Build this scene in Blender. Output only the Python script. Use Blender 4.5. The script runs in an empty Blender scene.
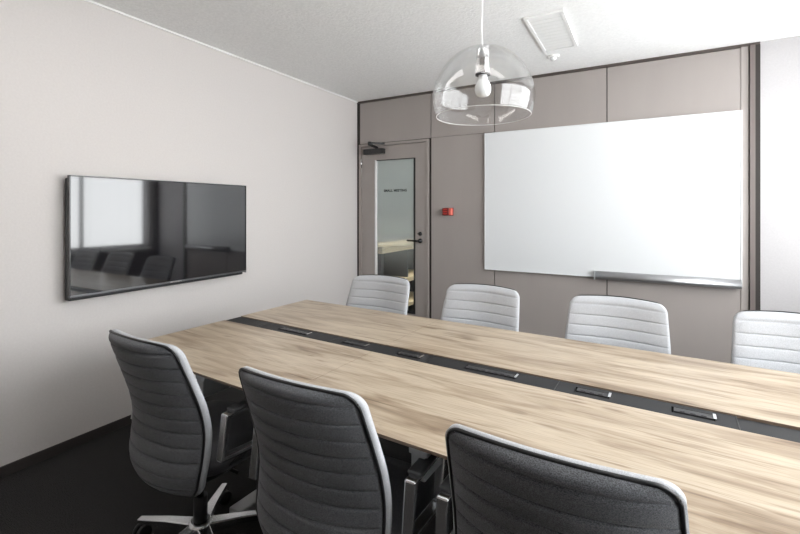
import bpy, bmesh, math, random
from mathutils import Vector, Matrix
random.seed(4)
C = bpy.context.scene.collection
PI = math.pi
CAMH = 1.34
H = 2.557          # ceiling
XL, XR = -2.80, 1.45
YB, YN = 3.99, -1.25

# ------------------------------------------------------------------ materials
def mat(name, col=(.5, .5, .5), rough=.5, metal=0.0, spec=.5, **kw):
    m = bpy.data.materials.new(name); m.use_nodes = True
    b = m.node_tree.nodes['Principled BSDF']
    b.inputs['Base Color'].default_value = (*col, 1)
    b.inputs['Roughness'].default_value = rough
    b.inputs['Metallic'].default_value = metal
    b.inputs['Specular IOR Level'].default_value = spec
    for k, v in kw.items():
        b.inputs[k].default_value = v
    return m

def nodes(m):
    nt = m.node_tree
    return nt, nt.nodes, nt.links, nt.nodes['Principled BSDF']

def add_noise(m, scale=200, bump=.1, dist=.002, c1=None, c2=None, mapscale=(1, 1, 1), detail=4, lo=.3, hi=.7):
    nt, N, L, b = nodes(m)
    tc = N.new('ShaderNodeTexCoord'); mp = N.new('ShaderNodeMapping')
    mp.inputs['Scale'].default_value = mapscale
    L.new(tc.outputs['Object'], mp.inputs['Vector'])
    n = N.new('ShaderNodeTexNoise'); n.inputs['Scale'].default_value = scale; n.inputs['Detail'].default_value = detail
    L.new(mp.outputs[0], n.inputs['Vector'])
    if bump:
        bp = N.new('ShaderNodeBump'); bp.inputs['Strength'].default_value = bump; bp.inputs['Distance'].default_value = dist
        L.new(n.outputs['Fac'], bp.inputs['Height']); L.new(bp.outputs[0], b.inputs['Normal'])
    if c1:
        r = N.new('ShaderNodeValToRGB')
        r.color_ramp.elements[0].position = lo; r.color_ramp.elements[1].position = hi
        r.color_ramp.elements[0].color = (*c1, 1); r.color_ramp.elements[1].color = (*c2, 1)
        L.new(n.outputs['Fac'], r.inputs[0]); L.new(r.outputs[0], b.inputs['Base Color'])
    return m

M = {}
M['plaster'] = add_noise(mat('plaster', (.66, .625, .605), .75), 90, .12, .003, (.645, .61, .59), (.675, .64, .62))
M['white_wall'] = add_noise(mat('white_wall', (.46, .445, .45), .8), 90, .08, .003, (.45, .435, .44), (.48, .465, .47))
M['ceiling'] = add_noise(mat('ceiling', (.78, .78, .775), .9), 60, .5, .006, (.84, .84, .835), (.92, .92, .915), detail=6)
M['panel'] = add_noise(mat('panel', (.35, .315, .295), .42), 6, .0, .001, (.345, .31, .292), (.36, .325, .305), (1, 1, .2))
M['groove'] = mat('groove', (.03, .025, .022), .8)
M['dark_trim'] = mat('dark_trim', (.075, .06, .052), .5)
M['trim_brown'] = mat('trim_brown', (.15, .125, .115), .45)
M['white_trim'] = mat('white_trim', (.85, .85, .84), .5)
M['baseboard'] = mat('baseboard', (.045, .038, .036), .45)
M['carpet'] = add_noise(mat('carpet', (.02, .02, .02), .95), 130, .8, .01, (.006, .0055, .0055), (.032, .030, .029), (1, 2.2, 1), 5, .35, .75)
M['board'] = mat('board', (.77, .785, .795), .18, 0, .5)
M['alu'] = mat('alu', (.42, .42, .43), .38, .8)
M['chrome'] = mat('chrome', (.8, .8, .81), .12, 1.0)
M['polished'] = mat('polished', (.72, .73, .74), .22, 1.0)
M['black'] = mat('black', (.012, .012, .013), .4)
M['black_gloss'] = mat('black_gloss', (.01, .01, .011), .22)
M['black_pad'] = mat('black_pad', (.035, .036, .038), .32)
M['screen'] = mat('screen', (.006, .006, .008), .045, 0, 1.0, IOR=1.52)
M['bezel'] = mat('bezel', (.18, .18, .19), .3, .8)
M['strip'] = add_noise(mat('strip', (.009, .0095, .011), .55), 400, .05, .001)
M['strip_dark'] = mat('strip_dark', (.006, .006, .007), .5)
M['socket'] = mat('socket', (.03, .03, .032), .4)
M['frame_grey'] = mat('frame_grey', (.45, .46, .47), .4, .2)
M['bulb'] = mat('bulb', (.88, .89, .89), .25)
M['red'] = mat('red', (.62, .045, .03), .3)
M['red_dark'] = mat('red_dark', (.16, .015, .015), .35)
M['red_lens'] = mat('red_lens', (.8, .16, .12), .15)
M['door'] = add_noise(mat('door', (.34, .305, .285), .42), 6, 0, .001, (.335, .30, .28), (.35, .315, .295))
M['hall_wall'] = mat('hall_wall', (.55, .575, .57), .8)
M['hall_floor'] = mat('hall_floor', (.22, .24, .25), .6)
M['birch'] = add_noise(mat('birch', (.80, .66, .42), .5), 10, 0, .001, (.88, .72, .46), (.93, .79, .54), (1, .3, 8))
M['shelf_body'] = mat('shelf_body', (.10, .11, .12), .6)
M['text'] = mat('text', (.03, .04, .04), .6)
M['window_frame'] = mat('window_frame', (.28, .28, .29), .4, .3)

def fabric(name, c1, c2):
    m = mat(name, c1, .95)
    m.node_tree.nodes['Principled BSDF'].inputs['Sheen Weight'].default_value = .15
    return add_noise(m, 420, .35, .002, c1, c2, (1, 1, 1.6), 3, .35, .68)
M['fab_light'] = fabric('fab_light', (.38, .39, .41), (.54, .55, .575))
M['fab_dark'] = fabric('fab_dark', (.055, .057, .062), (.17, .175, .19))
M['fab_dark'].node_tree.nodes['Principled BSDF'].inputs['Sheen Weight'].default_value = .25
M['fab_seat'] = fabric('fab_seat', (.03, .03, .034), (.07, .07, .076))

def oak():
    m = mat('oak', (.6, .47, .34), .36)
    nt, N, L, b = nodes(m)
    tc = N.new('ShaderNodeTexCoord')
    def noise(sx, sy, sc, det, dist=0, off=0):
        mp = N.new('ShaderNodeMapping'); mp.inputs['Scale'].default_value = (sx, sy, 1); mp.inputs['Location'].default_value = (off, off, 0)
        L.new(tc.outputs['Object'], mp.inputs['Vector'])
        n = N.new('ShaderNodeTexNoise'); n.inputs['Scale'].default_value = sc; n.inputs['Detail'].default_value = det
        n.inputs['Distortion'].default_value = dist; L.new(mp.outputs[0], n.inputs['Vector']); return n
    def ramp(src, *st):
        r = N.new('ShaderNodeValToRGB'); e = r.color_ramp.elements
        while len(e) < len(st): e.new(.5)
        for q, (p, c) in zip(e, st): q.position = p; q.color = (*c, 1)
        L.new(src, r.inputs[0]); return r
    base = ramp(noise(1.8, 13, 1.0, 8, 1.0).outputs['Fac'], (.30, (.23, .165, .11)), (.41, (.37, .288, .205)), (.52, (.475, .39, .29)), (.70, (.56, .475, .365)))
    fine = ramp(noise(9, 210, 1.0, 4, .2, 3).outputs['Fac'], (.33, (.70, .67, .64)), (.55, (1, 1, 1)))
    knots = ramp(noise(2.6, 30, 1.0, 3, 1.6, 7).outputs['Fac'], (.28, (.50, .43, .37)), (.40, (1, 1, 1)))
    mx = N.new('ShaderNodeMixRGB'); mx.blend_type = 'MULTIPLY'; mx.inputs[0].default_value = .65
    L.new(base.outputs[0], mx.inputs[1]); L.new(fine.outputs[0], mx.inputs[2])
    m2 = N.new('ShaderNodeMixRGB'); m2.blend_type = 'MULTIPLY'; m2.inputs[0].default_value = .8
    L.new(mx.outputs[0], m2.inputs[1]); L.new(knots.outputs[0], m2.inputs[2])
    L.new(m2.outputs[0], b.inputs['Base Color'])
    bp = N.new('ShaderNodeBump'); bp.inputs['Strength'].default_value = .12; bp.inputs['Distance'].default_value = .001
    L.new(fine.outputs[0], bp.inputs['Height']); L.new(bp.outputs[0], b.inputs['Normal'])
    return m
M['oak'] = oak()
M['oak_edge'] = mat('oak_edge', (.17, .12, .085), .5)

def clear_shell(name, tint, ior=1.5, rough=0.0):
    m = bpy.data.materials.new(name); m.use_nodes = True
    nt = m.node_tree; N = nt.nodes; L = nt.links
    N.remove(N['Principled BSDF']); out = N['Material Output']
    t = N.new('ShaderNodeBsdfTransparent'); t.inputs[0].default_value = (*tint, 1)
    g = N.new('ShaderNodeBsdfGlossy'); g.inputs['Roughness'].default_value = rough
    f = N.new('ShaderNodeFresnel')
    ge = N.new('ShaderNodeNewGeometry'); mr = N.new('ShaderNodeMapRange')
    mr.inputs['To Min'].default_value = ior; mr.inputs['To Max'].default_value = 1 / ior
    L.new(ge.outputs['Backfacing'], mr.inputs['Value']); L.new(mr.outputs[0], f.inputs['IOR'])
    mx = N.new('ShaderNodeMixShader')
    L.new(f.outputs[0], mx.inputs[0]); L.new(t.outputs[0], mx.inputs[1]); L.new(g.outputs[0], mx.inputs[2])
    L.new(mx.outputs[0], out.inputs[0])
    return m
M['lamp_glass'] = clear_shell('lamp_glass', (.992, .994, .994), 1.55, .01)

def door_glass():
    # clear glass with frosted film that fades out towards the bottom of the pane
    m = bpy.data.materials.new('door_glass'); m.use_nodes = True
    nt = m.node_tree; N = nt.nodes; L = nt.links
    N.remove(N['Principled BSDF']); out = N['Material Output']
    tr = N.new('ShaderNodeBsdfTransparent'); tr.inputs[0].default_value = (.95, .96, .955, 1)
    rf = N.new('ShaderNodeBsdfRefraction'); rf.inputs['IOR'].default_value = 1.05; rf.inputs['Roughness'].default_value = .5
    rf.inputs[0].default_value = (.9, .94, .94, 1)
    df = N.new('ShaderNodeBsdfDiffuse'); df.inputs[0].default_value = (.56, .61, .61, 1)
    tl = N.new('ShaderNodeBsdfTranslucent'); tl.inputs[0].default_value = (.66, .715, .71, 1)
    gl = N.new('ShaderNodeBsdfGlossy'); gl.inputs['Roughness'].default_value = .05
    tc = N.new('ShaderNodeTexCoord'); sp = N.new('ShaderNodeSeparateXYZ')
    L.new(tc.outputs['Object'], sp.inputs[0])
    mr = N.new('ShaderNodeMapRange'); mr.interpolation_type = 'SMOOTHSTEP'
    mr.inputs['From Min'].default_value = .62; mr.inputs['From Max'].default_value = 1.45
    mr.inputs['To Min'].default_value = .0; mr.inputs['To Max'].default_value = .95
    L.new(sp.outputs['Z'], mr.inputs['Value'])
    film = N.new('ShaderNodeMixShader'); film.inputs[0].default_value = .55
    L.new(df.outputs[0], film.inputs[1]); L.new(tl.outputs[0], film.inputs[2])
    a = N.new('ShaderNodeMixShader'); L.new(mr.outputs[0], a.inputs[0]); L.new(tr.outputs[0], a.inputs[1]); L.new(film.outputs[0], a.inputs[2])
    f = N.new('ShaderNodeFresnel'); f.inputs['IOR'].default_value = 1.45
    b = N.new('ShaderNodeMixShader'); L.new(f.outputs[0], b.inputs[0]); L.new(a.outputs[0], b.inputs[1]); L.new(gl.outputs[0], b.inputs[2])
    L.new(b.outputs[0], out.inputs[0])
    return m
M['door_glass'] = door_glass()

def sheer():
    m = bpy.data.materials.new('sheer'); m.use_nodes = True
    nt = m.node_tree; N = nt.nodes; L = nt.links
    N.remove(N['Principled BSDF']); out = N['Material Output']
    t = N.new('ShaderNodeBsdfTransparent'); t.inputs[0].default_value = (1, .99, .97, 1)
    d = N.new('ShaderNodeBsdfTranslucent'); d.inputs[0].default_value = (.86, .85, .83, 1)
    mx = N.new('ShaderNodeMixShader'); mx.inputs[0].default_value = .22
    L.new(t.outputs[0], mx.inputs[1]); L.new(d.outputs[0], mx.inputs[2]); L.new(mx.outputs[0], out.inputs[0])
    return m
M['sheer'] = sheer()

lm = bpy.data.materials.new('room_fill'); lm.use_nodes = True  # glow of the fill panels added over the table
e = lm.node_tree.nodes['Principled BSDF']; e.inputs['Emission Color'].default_value = (1, .97, .94, 1); e.inputs['Emission Strength'].default_value = 3.5
M['room_fill'] = lm
# ------------------------------------------------------------------ helpers
def box(bm, x0, x1, y0, y1, z0, z1, mi=0):
    v = [bm.verts.new((x, y, z)) for x in (x0, x1) for y in (y0, y1) for z in (z0, z1)]
    for f in ((0, 1, 3, 2), (4, 6, 7, 5), (0, 4, 5, 1), (2, 3, 7, 6), (0, 2, 6, 4), (1, 5, 7, 3)):
        q = bm.faces.new([v[i] for i in f]); q.material_index = mi

def frame(bm, x0, x1, z0, z1, y0, y1, t, mi=0, axis='y'):
    for a in ((x0, x1, z0, z0 + t), (x0, x1, z1 - t, z1), (x0, x0 + t, z0 + t, z1 - t), (x1 - t, x1, z0 + t, z1 - t)):
        if axis == 'y': box(bm, a[0], a[1], y0, y1, a[2], a[3], mi)
        else: box(bm, y0, y1, a[0], a[1], a[2], a[3], mi)

def lathe(bm, prof, c=(0, 0, 0), n=32, closed=False, mi=0, axis='z', smooth=True):
    rings = []
    for r, z in prof:
        ring = []
        for i in range(n):
            a = 2 * PI * i / n
            p = (r * math.cos(a), r * math.sin(a), z)
            if axis == 'y': p = (p[0], p[2], p[1])
            if axis == 'x': p = (p[2], p[0], p[1])
            ring.append(bm.verts.new((c[0] + p[0], c[1] + p[1], c[2] + p[2])))
        rings.append(ring)
    pairs = list(zip(rings, rings[1:]))
    if closed: pairs.append((rings[-1], rings[0]))
    for A, B in pairs:
        for i in range(n):
            j = (i + 1) % n
            f = bm.faces.new((A[i], A[j], B[j], B[i])); f.material_index = mi; f.smooth = smooth
    if not closed:
        for R in (rings[0], rings[-1]):
            if True:
                f = bm.faces.new(R); f.material_index = mi

def tube(bm, pts, r, n=8, mi=0, closed=False):
    pts = [Vector(p) for p in pts]; rings = []
    up = None
    for i, p in enumerate(pts):
        a = pts[(i - 1) % len(pts)] if (closed or i > 0) else p
        b = pts[(i + 1) % len(pts)] if (closed or i < len(pts) - 1) else p
        t = (b - a).normalized()
        if up is None:
            up = t.orthogonal().normalized()
        up = (up - t * up.dot(t)).normalized(); w = t.cross(up)
        rings.append([bm.verts.new(p + (up * math.cos(2 * PI * k / n) + w * math.sin(2 * PI * k / n)) * r) for k in range(n)])
    pr = list(zip(rings, rings[1:]))
    for A, B in pr:
        for k in range(n):
            f = bm.faces.new((A[k], A[(k + 1) % n], B[(k + 1) % n], B[k])); f.smooth = True; f.material_index = mi
    bm.faces.new(rings[0]); bm.faces.new(rings[-1])

def obj(name, bm, mats, parent=None, bevel=0, seg=2, sub=0, origin=None, smooth=False):
    bmesh.ops.recalc_face_normals(bm, faces=bm.faces)
    me = bpy.data.meshes.new(name)
    if origin is not None:
        bmesh.ops.translate(bm, verts=bm.verts, vec=-Vector(origin))
    if smooth:
        for f in bm.faces: f.smooth = True
    bm.to_mesh(me); bm.free()
    for m in (mats if isinstance(mats, (list, tuple)) else [mats]): me.materials.append(M[m])
    o = bpy.data.objects.new(name, me); C.objects.link(o)
    if origin is not None: o.location = origin
    if parent is not None: o.parent = parent
    if sub:
        s = o.modifiers.new('s', 'SUBSURF'); s.levels = sub; s.render_levels = sub
    if bevel:
        b = o.modifiers.new('b', 'BEVEL'); b.width = bevel; b.segments = seg; b.limit_method = 'ANGLE'; b.angle_limit = math.radians(40)
        b.harden_normals = False
    return o

def B(): return bmesh.new()

def tag(o, label, cat, group=None):
    o['label'] = label; o['category'] = cat
    if group: o['group'] = group
    return o

def struct(o, label=None, cat=None):
    o['kind'] = 'structure'
    if label: o['label'] = label
    if cat: o['category'] = cat
    return o

def thing(name, label, cat, loc=(0, 0, 0), rz=0, group=None):
    o = bpy.data.objects.new(name, None); C.objects.link(o); o.empty_display_size = .1
    o.location = loc; o.rotation_euler = (0, 0, rz)
    return tag(o, label, cat, group)

def dup(root, loc, rz, label):
    r = root.copy(); C.objects.link(r); r.location = loc; r.rotation_euler = (0, 0, rz); r['label'] = label
    for ch in list(root.children):
        c = ch.copy(); C.objects.link(c); c.parent = r
        for g in list(ch.children):
            d = g.copy(); C.objects.link(d); d.parent = c
    return r

# ------------------------------------------------------------------ room shell
bm = B(); box(bm, XL - .15, XR + .15, YN - .15, YB + .12, -.1, 0)
struct(obj('floor', bm, 'carpet'), 'dark charcoal carpet floor under the conference table', 'floor')
bm = B(); box(bm, XL - .15, XR + .15, YN - .15, YB + .12, H, H + .1)
struct(obj('ceiling', bm, 'ceiling'), 'white mineral fibre ceiling with fine pitted texture', 'ceiling')
bm = B(); box(bm, XL - .15, XL, YN - .15, YB + .12, 0, H)
struct(obj('wall_left', bm, 'plaster'), 'pale warm grey plaster wall carrying the television', 'wall')
bm = B(); box(bm, XL, XR + .15, YN - .15, YN, 0, H)
struct(obj('wall_near', bm, 'panel'), 'plain taupe plaster wall behind the viewer', 'wall')

# right wall with two window openings
SILL, HEAD = .76, 2.42
wins = [(.25, 3.84)]
bm = B()
box(bm, XR, XR + .15, YN, YB, 0, SILL); box(bm, XR, XR + .15, YN, YB, HEAD, H)
ys = [YN] + [v for w in wins for v in w] + [YB]
for i in range(0, len(ys), 2): box(bm, XR, XR + .15, ys[i], ys[i + 1], SILL, HEAD)
struct(obj('wall_right', bm, 'trim_brown'), 'window wall on the right side of the room', 'wall')
for k, (a, b) in enumerate(wins):
    bm = B(); frame(bm, a, b, SILL, HEAD, XR + .05, XR + .10, .05, axis='x')
    n = 4
    for i in range(1, n): box(bm, XR + .05, XR + .10, a + (b - a) * i / n - .02, a + (b - a) * i / n + .02, SILL + .05, HEAD - .05)
    box(bm, XR + .055, XR + .095, a + .05, b - .05, 1.92, 1.95)
    w = struct(obj('window_%d' % (k + 1), bm, 'window_frame'), 'wide grey framed window band on the right wall', 'window')
    bm = B(); box(bm, XR - .03, XR + .05, a - .03, b + .03, SILL - .03, SILL); obj('window_sill', bm, 'white_trim', w)
    # sheer curtain in soft folds
    bm = B(); prev = None; ny = 240
    for i in range(ny + 1):
        y = a - .02 + (b - a + .04) * i / ny
        x = XR - .075 + .022 * math.sin(i * .62) + .01 * math.sin(i * .23 + 1)
        cur = [bm.verts.new((x, y, z)) for z in (SILL - .08, HEAD + .02)]
        if prev: bm.faces.new((prev[0], cur[0], cur[1], prev[1])).smooth = True
        prev = cur
    t = thing('sheer_curtain', 'white sheer curtain hanging in soft folds over the wide window', 'curtain', (XR - .07, (a + b) / 2, SILL))
    o = obj('curtain_fabric', bm, 'sheer', t); o.location = -Vector(t.location)
    bm = B(); tube(bm, [(XR - .07, a - .08, HEAD + .035), (XR - .07, b + .08, HEAD + .035)], .012)
    box(bm, XR - .08, XR, a - .05, a - .03, HEAD + .03, HEAD + .05); box(bm, XR - .08, XR, b + .03, b + .05, HEAD + .03, HEAD + .05)
    o = obj('curtain_rail', bm, 'white_trim', t); o.location = -Vector(t.location)

# back wall: taupe panels on a dark backing, with a door opening
DX0, DX1, DZ = -2.775, -1.905, 2.075     # opening including frame
bm = B()
yb = YB + .012
box(bm, XL, DX0, yb, YB + .12, 0, H, 1); box(bm, DX1, .73, yb, YB + .12, 0, H, 1); box(bm, DX0, DX1, yb, YB + .12, DZ, H, 1)
g = .004
def pan(x0, x1, z0, z1): box(bm, x0 + g, x1 - g, YB, yb, z0 + (g if z0 > 0 else 0), z1 - g, 0)
ztop = H - .02
pan(-2.785, -1.884, DZ, ztop)
pan(-1.884, -1.22, 2.077, ztop); pan(-1.884, -1.22, 0, 2.077 + g)
pan(-1.22, -.258, 0, ztop); pan(-.258, .636, 0, ztop)
struct(obj('wall_back', bm, ['panel', 'groove']), 'taupe panelled back wall with thin dark joints', 'wall')
bm = B(); box(bm, .73, XR + .15, YB, YB + .12, 0, H)
struct(obj('wall_back_right', bm, 'white_wall'), 'plain off-white wall right of the taupe panels', 'wall')
# end post
bm = B(); box(bm, .633, .676, YB - .004, YB + .012, 0, ztop)
struct(obj('trim_1', bm, 'panel'), 'narrow taupe cover strip beside the whiteboard', 'trim')
bm = B(); box(bm, .682, .713, YB - .02, YB + .012, 0, ztop)
struct(obj('trim_2', bm, 'trim_brown'), 'brown vertical end post right of the whiteboard', 'trim')
bm = B(); box(bm, .713, .742, YB - .014, YB + .0, 0, ztop)
struct(obj('trim_3', bm, 'groove'), 'black vertical shadow joint beside the white wall', 'trim')
bm = B(); box(bm, XL, .742, YB - .008, YB + .012, ztop, H)
struct(obj('trim_4', bm, 'dark_trim'), 'dark brown strip where the back wall meets the ceiling', 'trim')
bm = B(); box(bm, XL, XL + .012, YN, YB - .01, H - .012, H)
struct(obj('trim_5', bm, 'white_trim'), 'thin white ceiling trim along the television wall', 'trim')
bm = B(); box(bm, XL, XL + .011, YN, YB, 0, .055); struct(obj('baseboard_left', bm, 'baseboard', bevel=.002), 'dark baseboard along the television wall', 'baseboard')
bm = B(); box(bm, DX1 + .03, .68, YB - .008, YB, 0, .055); struct(obj('baseboard_back', bm, 'baseboard', bevel=.002), 'dark baseboard under the taupe panels', 'baseboard')

# ------------------------------------------------------------------ door
bm = B()
box(bm, XL, DX0 + .012, YB - .004, yb, 0, ztop, 1)
box(bm, DX0 + .002, DX0 + .032, YB - .010, YB + .10, 0, DZ - .004)
box(bm, DX1 - .030, DX1 - .002, YB - .010, YB + .10, 0, DZ - .004)
box(bm, DX0 + .032, DX1 - .030, YB - .010, YB + .10, DZ - .030, DZ - .004)
door = struct(obj('door_1', bm, ['door', 'groove'], bevel=.001), 'taupe door with tall frosted glass pane beside the television wall', 'door')
lx0, lx1, lz1 = -2.738, -1.940, 2.040
gx0, gx1, gz0, gz1 = -2.566, -2.066, .25, 1.888
bm = B()
for a in ((lx0, gx0, .008, lz1), (gx1, lx1, .008, lz1), (gx0, gx1, .008, gz0), (gx0, gx1, gz1, lz1)):
    box(bm, a[0], a[1], YB + .004, YB + .044, a[2], a[3])
leaf = obj('door_leaf', bm, 'door', door)
bm = B()
box(bm, gx0, gx0 + .018, YB + .0, YB + .03, gz0, gz1)
gp = obj('glazing_bead', bm, 'white_trim', door)
bm = B()
box(bm, gx1 - .020, gx1, YB + .002, YB + .03, gz0, gz1); box(bm, gx0 + .018, gx1 - .02, YB + .002, YB + .03, gz0, gz0 + .03)
box(bm, gx0 + .018, gx1 - .02, YB + .002, YB + .03, gz1 - .008, gz1)
obj('glazing_gasket', bm, 'black', door)
bm = B(); box(bm, gx0 + .018, gx1 - .02, YB + .020, YB + .026, gz0 + .03, gz1 - .008)
glass = obj('glass_pane', bm, 'door_glass', door); glass['label'] = 'frosted glass pane that turns clear towards the bottom'
# lettering
cu = bpy.data.curves.new('lettering', 'FONT'); cu.body = 'SMALL MEETING'; cu.size = .036; cu.extrude = .0006; cu.offset = .0014; cu.align_x = 'CENTER'; cu.space_character = 1.1
to = bpy.data.objects.new('lettering_curve', cu); C.objects.link(to)
bpy.context.view_layer.update()
me = bpy.data.meshes.new_from_object(to.evaluated_get(bpy.context.evaluated_depsgraph_get()))
bpy.data.objects.remove(to); me.materials.clear(); me.materials.append(M['text'])
lo = bpy.data.objects.new('lettering', me); C.objects.link(lo)
lo.rotation_euler = (PI / 2, 0, 0); lo.location = (-2.318, YB + .0185, 1.538); lo.parent = door
# lever handle and lock
bm = B(); lathe(bm, [(.024, 0), (.024, .008), (.012, .010), (.011, .045)], (-2.008, YB + .004, 1.02), 20, axis='y')
bm2 = B()
for v in bm.verts: v.co.y = 2 * (YB + .004) - v.co.y
tube(bm, [(-2.008, YB - .040, 1.02), (-2.03, YB - .043, 1.02), (-2.128, YB - .043, 1.022), (-2.14, YB - .038, 1.022)], .010, 10)
obj('door_handle', bm, 'black_gloss', door); bm2.free()
bm = B(); lathe(bm, [(.021, 0), (.021, .008), (.010, .012), (.006, .02)], (-2.008, YB + .004, 1.092), 20, axis='y')
for v in bm.verts: v.co.y = 2 * (YB + .004) - v.co.y
box(bm, -2.034, -2.006, YB - .018, YB - .010, 1.088, 1.096)
obj('thumb_turn', bm, 'black_gloss', door)
# closer: body on the leaf, arm up to the frame
bm = B(); box(bm, -2.685, -2.43, YB - .060, YB + .004, 1.950, 2.008)
cl = obj('door_closer', bm, 'black', door, bevel=.008)
bm = B()
def bar(bm, a, b, w, h):
    a = Vector(a); b = Vector(b); t = (b - a).normalized(); s = t.cross(Vector((0, 0, 1))).normalized() * w / 2; u = s.cross(t).normalized() * h / 2
    v = [bm.verts.new(p + q * s + r * u) for p in (a, b) for q in (-1, 1) for r in (-1, 1)]
    for f in ((0, 1, 3, 2), (4, 6, 7, 5), (0, 4, 5, 1), (2, 3, 7, 6), (0, 2, 6, 4), (1, 5, 7, 3)): bm.faces.new([v[i] for i in f])
bar(bm, (-2.52, YB - .035, 2.018), (-2.53, YB - .16, 2.040), .030, .018)
bar(bm, (-2.53, YB - .16, 2.054), (-2.44, YB - .008, 2.060), .026, .016)
lathe(bm, [(.020, 0), (.020, .040)], (-2.53, YB - .16, 2.026), 14)
lathe(bm, [(.016, 0), (.016, .02)], (-2.52, YB - .035, 2.004), 14)
obj('closer_arm', bm, 'black', door)
for z in (1.86, .25):
    bm = B(); lathe(bm, [(.009, 0), (.009, .10)], (lx0 - .004, YB - .008, z - .05), 12); obj('hinge', bm, 'chrome', door)

# hallway behind the door
HX0, HX1, HY1 = -3.35, -1.55, 7.0
bm = B(); box(bm, HX0, HX1, YB + .12, HY1, -.1, 0); struct(obj('floor_hallway', bm, 'hall_floor'), 'grey hallway floor seen through the door glass', 'floor')
bm = B(); box(bm, HX0, HX1, YB + .12, HY1, H, H + .1); struct(obj('ceiling_hallway', bm, 'ceiling'), 'white hallway ceiling beyond the door', 'ceiling')
bm = B(); box(bm, HX0 - .1, HX0, YB + .12, HY1, 0, H); box(bm, HX0 - .1, XL, YB, YB + .12, 0, H); struct(obj('wall_hallway_left', bm, 'hall_wall'), 'pale hallway wall behind the wooden shelf unit', 'wall')
bm = B(); box(bm, HX1, HX1 + .1, YB + .12, HY1, 0, H); struct(obj('wall_hallway_right', bm, 'hall_wall'), 'pale hallway wall opposite the shelf unit', 'wall')
bm = B(); box(bm, HX0, HX1, HY1, HY1 + .1, 0, H); struct(obj('wall_hallway_end', bm, 'hall_wall'), 'pale end wall of the hallway', 'wall')
t = thing('shelf_unit', 'low birch shelf unit in the hallway seen through the door glass', 'shelf', (-2.80, 5.1, 0))
def loc(o, t): o.location = -Vector(t.location); return o
for z0, z1 in ((.835, .915), (.425, .48), (.11, .16)):
    bm = B(); box(bm, -3.0, -2.6, 4.20, 6.2, z0, z1); loc(obj('shelf', bm, 'birch', t, bevel=.004), t)
bm = B(); box(bm, -3.0, -2.98, 4.20, 6.2, 0, .835); loc(obj('back_panel', bm, 'shelf_body', t), t)
for y in (4.22, 4.85, 5.5, 6.14):
    bm = B()
    for z0, z1 in ((0, .11), (.16, .425), (.48, .835)): box(bm, -2.98, -2.63, y, y + .03, z0, z1)
    loc(obj('divider', bm, 'shelf_body', t), t)
bm = B(); box(bm, -2.25, -1.75, 4.5, 6.0, H - .04, H)
t = thing('fill_light', 'flat white unseen fill panel added to brighten the hallway', 'light', (-2.0, 5.25, H))  # added out of view so the hallway shows bright through the door glass
lm = bpy.data.materials.new('hall_fill'); lm.use_nodes = True  # glow of the added hallway fill panel
e = lm.node_tree.nodes['Principled BSDF']; e.inputs['Emission Color'].default_value = (1, .97, .91, 1); e.inputs['Emission Strength'].default_value = 10
M['hall_fill'] = lm
loc(obj('hall_fill_panel', bm, 'hall_fill', t), t)

# ------------------------------------------------------------------ whiteboard
wb = thing('whiteboard', 'large white magnetic whiteboard mounted on the taupe back wall', 'whiteboard', (-.336, YB, .775))
bm = B(); box(bm, -1.300, .628, YB - .026, YB - .004, .783, 2.062)
loc(obj('writing_surface', bm, 'board', wb), wb)
bm = B(); frame(bm, -1.308, .636, .775, 2.070, YB - .030, YB, .008)
loc(obj('edge_frame', bm, 'board', wb), wb)
bm = B()
prof = [(YB - .030, .830), (YB - .040, .828), (YB - .060, .808), (YB - .070, .790), (YB - .066, .774), (YB - .050, .764), (YB - .030, .762)]
A = [bm.verts.new((-.345, y, z)) for y, z in prof]; D = [bm.verts.new((.630, y, z)) for y, z in prof]
n = len(prof)
for i in range(n): bm.faces.new((A[i], A[(i + 1) % n], D[(i + 1) % n], D[i])).smooth = True
bm.faces.new(A); bm.faces.new(D)
tr = loc(obj('pen_tray', bm, 'alu', wb), wb)
bm = B(); box(bm, -.352, -.345, YB - .074, YB - .028, .760, .833); o = obj('tray_end_cap', bm, 'frame_grey', tr)

# ------------------------------------------------------------------ alarm
al = thing('alarm_unit', 'small red emergency alarm unit on the taupe panel beside the door', 'alarm', (-1.685, YB, 1.29))
bm = B(); box(bm, -1.740, -1.635, YB - .010, YB, 1.284, 1.362); loc(obj('base_plate', bm, 'red_dark', al, bevel=.003), al)
bm = B(); box(bm, -1.738, -1.672, YB - .055, YB - .010, 1.286, 1.360); loc(obj('housing', bm, 'red_dark', al, bevel=.006), al)
bm = B()
for z in (1.298, 1.320, 1.342): box(bm, -1.722, -1.684, YB - .059, YB - .054, z, z + .008)
loc(obj('sounder_grille', bm, 'red', al), al)
bm = B(); box(bm, -1.670, -1.637, YB - .050, YB - .010, 1.288, 1.358); loc(obj('flash_lens', bm, 'red_lens', al, bevel=.008, seg=3), al)

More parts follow.
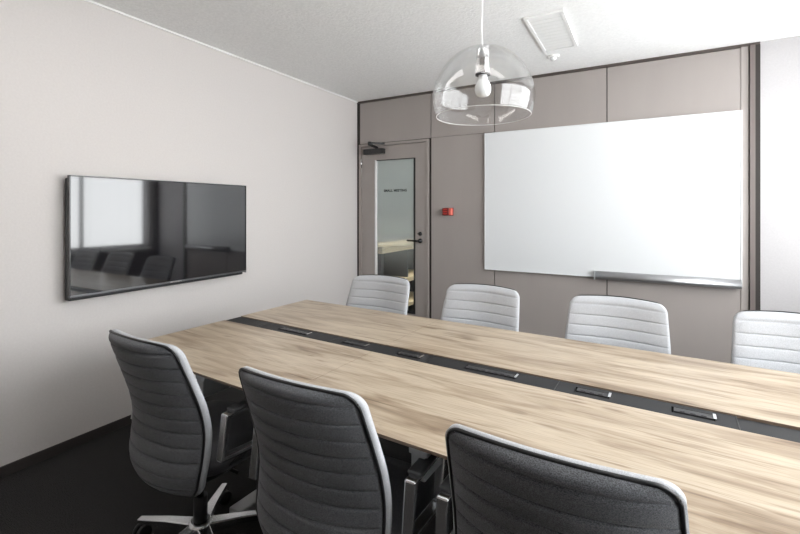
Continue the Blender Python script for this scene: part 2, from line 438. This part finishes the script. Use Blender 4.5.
# ------------------------------------------------------------------ television
ty0, ty1, tz0, tz1, tx = 1.155, 2.336, .854, 1.530, -2.715
tv = thing('television', 'black flat-screen television mounted on the pale left wall', 'television', (XL, (ty0 + ty1) / 2, tz0), 0)
bm = B(); box(bm, tx - .022, tx - .002, ty0 + .004, ty1 - .004, tz0 + .012, tz1 - .004); loc(obj('screen', bm, 'screen', tv), tv)
bm = B()
for a in ((ty0, ty1, tz1 - .007, tz1), (ty0, ty0 + .006, tz0, tz1), (ty1 - .006, ty1, tz0, tz1)): box(bm, tx - .024, tx + .001, *a)
loc(obj('bezel', bm, 'black_gloss', tv), tv)
bm = B(); box(bm, tx - .026, tx + .003, ty0, ty1, tz0 + .006, tz0 + .016); loc(obj('lower_bezel', bm, 'bezel', tv, bevel=.002), tv)
bm = B(); box(bm, XL + .012, tx - .024, ty0 + .006, ty1 - .010, tz0 - .016, tz1 - .012); loc(obj('rear_housing', bm, 'black', tv, bevel=.008), tv)
bm = B(); box(bm, XL, XL + .03, 1.5, 2.0, .95, 1.4); loc(obj('wall_bracket', bm, 'black', tv), tv)
bm = B(); box(bm, tx + .003, tx + .006, 1.72, 1.80, tz0 + .007, tz0 + .015); loc(obj('logo_badge', bm, 'chrome', tv, bevel=.002), tv)
tv.rotation_euler.z = math.radians(-.9); tv.location.x += .012

# ------------------------------------------------------------------ ceiling fittings
v = thing('air_vent', 'rectangular white ceiling air vent above the back of the room', 'vent', (-.53, 3.18, H))
bm = B(); vx0, vx1, vy0, vy1 = -.655, -.415, 2.75, 3.40
for a in ((vx0, vx1, vy0, vy0 + .02), (vx0, vx1, vy1 - .02, vy1), (vx0, vx0 + .02, vy0 + .02, vy1 - .02), (vx1 - .02, vx1, vy0 + .02, vy1 - .02)):
    box(bm, a[0], a[1], a[2], a[3], H - .014, H)
loc(obj('vent_frame', bm, 'white_trim', v), v)
bm = B()
for i in range(11):
    y = vy0 + .022 + i * .055; box(bm, vx0 + .02, vx1 - .02, y, y + .052, H - .010, H - .003)
loc(obj('vent_slats', bm, 'white_trim', v), v)
s = thing('ceiling_sensor', 'small round white sensor on the ceiling beside the air vent', 'sensor', (-.611, 3.556, H))
bm = B(); lathe(bm, [(.045, 0), (.045, -.010), (.040, -.014)], (0, 0, 0), 28); obj('sensor_base', bm, 'white_trim', s)
bm = B(); lathe(bm, [(.026, -.014), (.024, -.026), (.014, -.036), (.004, -.039)], (0, 0, 0), 24); obj('sensor_dome', bm, 'bulb', s)

for nm, x in (('fill light panel added out of view over the left end of the table', -1.55), ('fill light panel added out of view over the right end of the table', .05)):  # unseen panels, added to even out the window light in the room
    t = thing('fill_light', 'slim white ' + nm, 'light', (x, .95, H), 0, 'added fill light panels')
    bm = B(); box(bm, -.62, .62, -.17, .17, -.02, 0); obj('fill_housing', bm, 'white_trim', t)
    bm = B(); box(bm, -.60, .60, -.15, .15, -.026, -.020); obj('fill_diffuser', bm, 'room_fill', t)
# ------------------------------------------------------------------ pendant
PX, PY = -.536, 1.603
pd = thing('pendant_lamp', 'clear dome pendant lamp with a white globe bulb hanging over the table', 'lamp', (PX, PY, 1.70))
out = [(.026, 1.962), (.06, 1.957), (.095, 1.943), (.125, 1.920), (.150, 1.892), (.172, 1.855), (.186, 1.820), (.193, 1.790), (.194, 1.765), (.191, 1.740), (.185, 1.718), (.180, 1.703)]
def smooth_prof(p, k=4):
    r = []
    for i in range(len(p) - 1):
        p0 = p[max(i - 1, 0)]; p1 = p[i]; p2 = p[i + 1]; p3 = p[min(i + 2, len(p) - 1)]
        for j in range(k):
            t = j / k
            r.append(tuple(.5 * (2 * b + (c - a) * t + (2 * a - 5 * b + 4 * c - d) * t * t + (3 * b - a - 3 * c + d) * t ** 3) for a, b, c, d in zip(p0, p1, p2, p3)))
    r.append(p[-1]); return r
out = smooth_prof(out, 3)
inn = [(max(r - .0035, .02), z - (.0035 if z > 1.86 else 0)) for r, z in out]; inn[-1] = (out[-1][0] - .0035, 1.703)
bm = B(); lathe(bm, [(r, z - 1.70) for r, z in out + inn[::-1]], (0, 0, 0), 72, closed=True)
sh = obj('lamp_shade', bm, 'lamp_glass', pd); sh['label'] = 'clear transparent dome shade'
# light rim line of the cut edge
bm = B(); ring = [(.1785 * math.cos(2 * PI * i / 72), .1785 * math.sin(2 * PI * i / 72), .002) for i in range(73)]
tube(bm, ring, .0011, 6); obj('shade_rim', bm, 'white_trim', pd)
bm = B(); lathe(bm, [(.008, .262), (.024, .260), (.025, .255), (.025, .170), (.022, .166)], (0, 0, 0), 32); obj('lamp_holder', bm, 'chrome', pd, bevel=0)
bm = B(); lathe(bm, [(.025, .166), (.029, .165), (.029, .160), (.025, .159)], (0, 0, 0), 32); obj('holder_ring', bm, 'black', pd)
bm = B()
bp = [(.017, .160), (.0175, .148), (.019, .140), (.025, .131), (.030, .119), (.0315, .107), (.030, .095), (.0255, .085), (.017, .078), (.004, .0755)]
lathe(bm, smooth_prof(bp, 3), (0, 0, 0), 32); obj('light_bulb', bm, 'bulb', pd)
bm = B(); tube(bm, [(0, 0, .262), (-.003, -.002, .29), (-.004, -.002, .34), (-.002, 0, .45), (0, 0, H - 1.70 - .02)], .0025, 8); obj('cord', bm, 'white_trim', pd)
bm = B(); lathe(bm, [(.05, H - 1.70), (.05, H - 1.70 - .02), (.01, H - 1.70 - .03)], (0, 0, 0), 32); obj('ceiling_rose', bm, 'white_trim', pd)

# ------------------------------------------------------------------ table
TA = math.radians(-2.5)
TL, TW, TT = 3.08, 1.20, .72
tb = thing('conference_table', 'long light oak conference table with a black cable strip down the middle', 'table', (-2.075, 1.073, 0), TA)
V0, V1 = .553, .663
mods = [0, 1.021, TL]
for i in range(2):
    a, b = mods[i] + (.0003 if i else 0), mods[i + 1] - (.0003 if i < 1 else 0)
    for (v0, v1) in ((0, V0), (V1, TW)):
        bm = B()      # thin edge, underside chamfered back
        ia, ib = (.035 if i == 0 else 0), (.035 if i == 1 else 0)
        iv0, iv1 = (.035 if v0 == 0 else 0), (.035 if v1 == TW else 0)
        R = [[bm.verts.new(p + (zz,)) for p in pl] for zz, pl in (
            (TT, ((a, v0), (b, v0), (b, v1), (a, v1))), (TT - .009, ((a, v0), (b, v0), (b, v1), (a, v1))),
            (TT - .028, ((a + ia, v0 + iv0), (b - ib, v0 + iv0), (b - ib, v1 - iv1), (a + ia, v1 - iv1))))]
        bm.faces.new(R[0]); bm.faces.new(R[2])
        for A_, B_ in zip(R, R[1:]):
            for q in range(4): bm.faces.new((A_[q], A_[(q + 1) % 4], B_[(q + 1) % 4], B_[q]))
        bmesh.ops.recalc_face_normals(bm, faces=bm.faces)
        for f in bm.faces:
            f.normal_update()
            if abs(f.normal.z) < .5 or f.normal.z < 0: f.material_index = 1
        obj('tabletop_panel', bm, ['oak', 'oak_edge'], tb, bevel=.0006, seg=2)
# central strip
seams = [0, .25, .762, 1.276, 1.786, 2.295, 2.805, TL]
slots = [[], [(.385, .590)], [(.812, .949), (1.115, 1.235)], [(1.434, 1.640)], [(1.846, 1.955), (2.130, 2.240)], [], []]
bm = B(); box(bm, .002, TL - .002, V0 + .001, V1 - .001, TT - .06, TT - .024); obj('cable_tray', bm, 'strip_dark', tb)
for i in range(7):
    a, b = seams[i] + .001, seams[i + 1] - .001
    bm = B()
    z0, z1 = TT - .022, TT - .003
    yl = (V0 + .006, V1 - .006); sl = slots[i]
    sv0, sv1 = V0 + .034, V1 - .030
    if i == 5:
        z1 = TT - .007
    if sl:
        box(bm, a, b, yl[0], sv0, z0, z1); box(bm, a, b, sv1, yl[1], z0, z1)
        xs = [a] + [q for s_ in sl for q in s_] + [b]
        for j in range(0, len(xs), 2): box(bm, xs[j], xs[j + 1], sv0, sv1, z0, z1)
    else:
        box(bm, a, b, yl[0], yl[1], z0, z1)
    cv = obj('cable_cover', bm, 'strip', tb)
    # thin pale joint line at the start of each cover
    if i:
        bm = B(); box(bm, seams[i] - .001, seams[i] + .001, yl[0], yl[1], TT - .0028, TT - .0015); obj('joint_strip', bm, 'socket', cv)
    for (p, q) in sl:
        bm = B(); box(bm, p, q, sv0, sv1, TT - .024, TT - .022)
        box(bm, p + .006, q - .004, sv0 + .014, sv1 - .002, TT - .022, TT - .003)
        k = max(3, int((q - p) / .028))
        for j in range(k):
            x = p + .014 + (q - p - .028) * (j + .5) / k
            box(bm, x - .007, x + .007, sv0 + .018, sv1 - .006, TT - .003, TT - .0015)
        obj('socket_strip', bm, 'socket', cv)
        bm = B(); box(bm, q - .004, q + .004, sv0 + .008, sv1, TT - .02, TT + .0005); o = obj('socket_end_cap', bm, 'chrome', cv)
# underframe
for u in (.525, 1.53, 2.545):
    bm = B(); box(bm, u - .022, u + .022, .06, TW - .38, TT - .132, TT - .060)
    box(bm, u - .030, u + .030, .06, V0 - .01, TT - .064, TT - .028); box(bm, u - .030, u + .030, V1 + .01, TW - .38, TT - .064, TT - .028)
    obj('cross_beam', bm, 'frame_grey', tb, bevel=.003)
    for vv in (.50, .715):
        bm = B(); box(bm, u - .028, u + .028, vv - .028, vv + .028, .04, TT - .132); obj('leg', bm, 'frame_grey', tb, bevel=.004)
    bm = B(); box(bm, u - .035, u + .035, .22, TW - .22, .0, .04); obj('foot', bm, 'frame_grey', tb, bevel=.006)
for (v0, v1) in ((.505, .545), (.672, .712)):
    bm = B(); box(bm, .15, TL - .15, v0, v1, TT - .060, TT - .028); obj('side_rail', bm, 'frame_grey', tb)

# ------------------------------------------------------------------ chairs
def interp(tab, x):
    if x <= tab[0][0]: return tab[0][1]
    if x >= tab[-1][0]: return tab[-1][1]
    n = len(tab); d = [(tab[i + 1][1] - tab[i][1]) / (tab[i + 1][0] - tab[i][0]) for i in range(n - 1)]
    m = [d[0]] + [(d[i - 1] + d[i]) / 2 for i in range(1, n - 1)] + [d[-1]]
    for i in range(n - 1):
        if x <= tab[i + 1][0]:
            h = tab[i + 1][0] - tab[i][0]; t = (x - tab[i][0]) / h
            return ((2 * t ** 3 - 3 * t * t + 1) * tab[i][1] + (t ** 3 - 2 * t * t + t) * h * m[i]
                    + (3 * t * t - 2 * t ** 3) * tab[i + 1][1] + (t ** 3 - t * t) * h * m[i + 1])
BW = [(.34, .165), (.38, .205), (.43, .228), (.50, .236), (.58, .236), (.66, .233), (.74, .228), (.82, .222), (.91, .214)]
BY = [(.34, -.140), (.38, -.163), (.43, -.178), (.50, -.172), (.58, -.166), (.66, -.178), (.74, -.203), (.82, -.231), (.91, -.262)]
ZT, RC = .900, .040
def half(z, zt=ZT, rc=RC, zb=.34, rb=.05):
    w = interp(BW, z) * .975
    if z > zt - rc: w -= rc - math.sqrt(max(rc * rc - (z - (zt - rc)) ** 2, 0))
    return w
def sp(s, z, off, inset=0.0):
    w = half(z) - inset; x = w * s
    zz = z + (.007 * (1 - s * s)) * max(0, (z - .8) / .1) - .004 * (1 - s * s) * max(0, (.5 - z) / .1)
    y = interp(BY, z) + .050 * (x / .235) ** 2 + off
    return (x, y, zz)
RIB = .048
def rib(z):
    f = ((ZT - .035 - z) / RIB) % 1.0
    if z > ZT - .035: return 1.0
    return 1 - abs(2 * f - 1) ** 8
rows = []
z = .34
zt_ = ZT - .035
while zt_ > .345:
    for k in (0, .02, .05, .10, .18, .34, .5, .66, .82, .90, .95, .98): rows.append(zt_ - RIB * k)
    zt_ -= RIB
rows = sorted(q for q in rows if q > .345); rows = [.34] + rows[:-1]
rows += [ZT - .035, ZT - .028, ZT - .021, ZT - .015, ZT - .010, ZT - .006, ZT - .003, ZT - .001, ZT]
cols = [math.sin(PI / 2 * (i / 12 - 1)) * .35 + (i / 12 - 1) * .65 if True else 0 for i in range(25)]
def edge(s, z, p=6):
    e = max(0, 1 - abs(s) ** p)
    et = min(1, max(0, (ZT - z) / .03)); et = 1 - (1 - et) ** 3
    eb = min(1, max(0, (z - .34) / .05)); eb = 1 - (1 - eb) ** 3
    return e * et * eb
def shell(fn_front, fn_back, inset):
    bm = B(); G = []
    for side, fn in ((0, fn_front), (1, fn_back)):
        g = [[bm.verts.new(sp(s, z, fn(s, z), inset)) for s in cols] for z in rows]
        G.append(g)
        for a, b in zip(g, g[1:]):
            for i in range(len(cols) - 1): bm.faces.new((a[i], a[i + 1], b[i + 1], b[i])).smooth = True
    F, K = G
    per = lambda g: [r[0] for r in g] + g[-1][1:-1] + [r[-1] for r in g[::-1]] + g[0][1:-1][::-1]
    a, b = per(F), per(K)
    for i in range(len(a)):
        j = (i + 1) % len(a)
        bm.faces.new((a[i], a[j], b[j], b[i])).smooth = True
    return bm
def rbox(bm, cx, hw, y0, y1, prof, p=5, n=56, front_drop=0):
    cy, hy = (y0 + y1) / 2, (y1 - y0) / 2; rings = []
    for s, z in prof:
        R = []
        for i in range(n):
            a = 2 * PI * i / n; c_, s_ = math.cos(a), math.sin(a)
            k = (abs(c_) ** p + abs(s_) ** p) ** (-1 / p)
            x = hw * k * c_ * s; y = hy * k * s_ * s
            dz = -front_drop * max(0, (y / hy - .55) / .45) ** 2
            R.append(bm.verts.new((cx + x, cy + y, z + dz)))
        rings.append(R)
    for A_, B_ in zip(rings, rings[1:]):
        for i in range(n): bm.faces.new((A_[i], A_[(i + 1) % n], B_[(i + 1) % n], B_[i])).smooth = True
    bm.faces.new(rings[0]); bm.faces.new(rings[-1])

def make_chair(label, lc, rz):
    t = thing('office_chair', label, 'chair', lc, rz, 'office chairs around the conference table')
    fr = shell(lambda s, z: .008 + .014 * edge(s, z) + .006 * rib(z) * edge(s, z, 7), lambda s, z: -.012, 0)
    o = obj('backrest', fr, 'fab_light', t); o['label'] = 'light grey ribbed front cushion of the back'
    bk = shell(lambda s, z: -.012, lambda s, z: -.014 - .018 * edge(s, z, 2.6) - .0085 * rib(z) * edge(s, z, 7), .009)
    o = obj('back_cover', bk, 'fab_dark', t); o['label'] = 'dark grey ribbed rear cover of the back'
    bm = B()
    path = [sp(-1, z, -.013, .0085) for z in rows[::3]] + [sp(-1, z, -.013, .0085) for z in rows[-8:]] + [sp(s, ZT, -.013, .0085) for s in cols[1:-1]] + [sp(1, z, -.013, .0085) for z in rows[-8:][::-1]] + [sp(1, z, -.013, .0085) for z in rows[::3][::-1]]
    P_ = [path[0]]
    for p in path[1:]:
        if (Vector(p) - Vector(P_[-1])).length > .002: P_.append(p)
    tube(bm, P_, .0045, 8); obj('piping', bm, 'black', t)
    bm = B(); rbox(bm, 0, .238, -.150, .265, [(.86, .405), (.95, .412), (1.0, .428), (1.0, .446), (.975, .462), (.92, .470), (.6, .474), (.2, .474)], 5, front_drop=.015)
    o = obj('seat', bm, 'fab_seat', t); o['label'] = 'dark grey upholstered seat cushion'
    bm = B(); rbox(bm, 0, .20, -.16, .18, [(.8, .375), (1, .39), (1, .412)], 5); se = obj('seat_shell', bm, 'black', t)
    bm = B(); box(bm, -.075, .075, -.12, .10, .33, .385)
    bar(bm, (.02, .02, .35), (.20, .02, .36), .014, .014)
    obj('tilt_mechanism', bm, 'black', t, bevel=.01)
    # back support from the mechanism
    bm = B(); box(bm, -.05, .05, -.185, -.10, .350, .375); obj('back_bracket', bm, 'black', t, bevel=.006)
    for s in (-1, 1):
        x = s * .275; hw = .016
        outp = [(-.098, .643), (-.118, .490), (.085, .474), (.118, .643)]
        cy = sum(p[0] for p in outp) / 4; cz = sum(p[1] for p in outp) / 4
        inp = [(-.078, .629), (-.100, .506), (.072, .491), (.100, .629)]
        bm = B()
        R = [[bm.verts.new((x + q * hw, y, zz)) for y, zz in pl] for pl in (outp, inp) for q in (-1, 1)]
        for i in range(4):
            j = (i + 1) % 4
            bm.faces.new((R[0][i], R[0][j], R[1][j], R[1][i])); bm.faces.new((R[2][i], R[2][j], R[3][j], R[3][i]))
            bm.faces.new((R[0][i], R[0][j], R[2][j], R[2][i])); bm.faces.new((R[1][i], R[1][j], R[3][j], R[3][i]))
        arm = obj('armrest_frame', bm, 'polished', t, bevel=.005, seg=2)
        bm = B(); box(bm, x - .021, x + .021, -.073, .135, .640, .653); obj('armrest_pad', bm, 'black_pad', arm, bevel=.006, seg=3)
        bm = B(); bar(bm, (x - s * .005, -.02, .480), (s * .20, -.02, .395), .06, .014); bar(bm, (s * .205, -.02, .397), (s * .05, -.02, .385), .06, .014)
        obj('arm_bracket', bm, 'polished', arm, bevel=.003)
    bm = B(); lathe(bm, [(.026, .10), (.026, .22)], (0, 0, 0), 20); lathe(bm, [(.014, .22), (.014, .34)], (0, 0, 0), 16); obj('gas_column', bm, 'black', t)
    bm = B(); lathe(bm, [(.045, .075), (.045, .115), (.035, .125)], (0, 0, 0), 24); obj('base_hub', bm, 'polished', t)
    for k in range(5):
        a = 2 * PI * k / 5 + PI / 2 + PI / 5; d = Vector((math.cos(a), math.sin(a), 0)); w = Vector((-d.y, d.x, 0))
        bm = B(); R = []
        for r, hw_, z0, z1 in ((.03, .024, .075, .115), (.15, .018, .075, .104), (.29, .013, .066, .084)):
            R.append([bm.verts.new(d * r + w * q * hw_ + Vector((0, 0, zz))) for q, zz in ((-1, z0), (1, z0), (1, z1), (-1, z1))])
        for A_, B_ in zip(R, R[1:]):
            for i in range(4): bm.faces.new((A_[i], A_[(i + 1) % 4], B_[(i + 1) % 4], B_[i]))
        bm.faces.new(R[0]); bm.faces.new(R[-1])
        lg = obj('base_leg', bm, 'polished', t, bevel=.004)
        bm = B(); c = d * .275
        for q in (-1, 1): lathe(bm, [(.027, -.008), (.029, -.004), (.029, .004), (.027, .008)], (c.x + q * .0135, c.y, .029), 18, axis='x')
        tube(bm, [(c.x - .02, c.y, .03), (c.x + .02, c.y, .03)], .006, 8); tube(bm, [(c.x, c.y, .03), (c.x, c.y, .072)], .007, 8)
        obj('caster', bm, 'black', lg)
    return t
def R_(d): return math.radians(d)
c0 = make_chair('grey ribbed office chair in the near row closest to the television wall', (-1.513, 1.088, 0), R_(-2))
dup(c0, (-.797, 1.070, 0), R_(.5), 'dark-backed ribbed office chair in the middle of the near row')
dup(c0, (-.146, 1.050, 0), R_(-1), 'grey ribbed office chair in the near row at the bottom edge, only its top showing')
dup(c0, (-1.475, 2.150, 0), R_(180), 'light grey ribbed office chair across the table in front of the glass door')
dup(c0, (-.798, 2.135, 0), R_(178), 'light grey ribbed office chair across the table, second from the television wall')
dup(c0, (-.118, 2.130, 0), R_(178), 'light grey ribbed office chair across the table in front of the whiteboard pen tray')
dup(c0, (.548, 2.115, 0), R_(178), 'light grey ribbed office chair across the table at the right edge, before the white wall')

# ------------------------------------------------------------------ light
w = bpy.data.worlds.new('sky'); bpy.context.scene.world = w; w.use_nodes = True
bgn = w.node_tree.nodes['Background']
bgn.inputs[0].default_value = (.93, .965, 1, 1); bgn.inputs[1].default_value = 6.6
for (a, b) in wins:
    ld = bpy.data.lights.new('window_portal', 'AREA'); ld.shape = 'RECTANGLE'; ld.size = b - a; ld.size_y = HEAD - SILL
    ld.cycles.is_portal = True
    lo_ = bpy.data.objects.new('window_portal', ld); C.objects.link(lo_)
    lo_.location = (XR + .12, (a + b) / 2, (SILL + HEAD) / 2)
    lo_.rotation_euler = Vector((-1, 0, 0)).to_track_quat('-Z', 'Z').to_euler()

# ------------------------------------------------------------------ camera
cd = bpy.data.cameras.new('camera'); cd.sensor_width = 36; cd.lens = 430 / 800 * 36
cd.shift_y = -57 / 800; cd.clip_start = .02
co = bpy.data.objects.new('camera', cd); C.objects.link(co)
co.location = (0, 0, CAMH); co.rotation_euler = (PI / 2, 0, math.radians(29.4))
sc = bpy.context.scene; sc.camera = co
sc.view_settings.view_transform = 'Standard'; sc.view_settings.look = 'None'; sc.view_settings.gamma = 1; sc.view_settings.use_curve_mapping = False
sc.view_settings.exposure = 0.62
sc.cycles.max_bounces = 10; sc.cycles.diffuse_bounces = 5; sc.cycles.transparent_max_bounces = 16
sc.cycles.caustics_reflective = False; sc.cycles.caustics_refractive = False
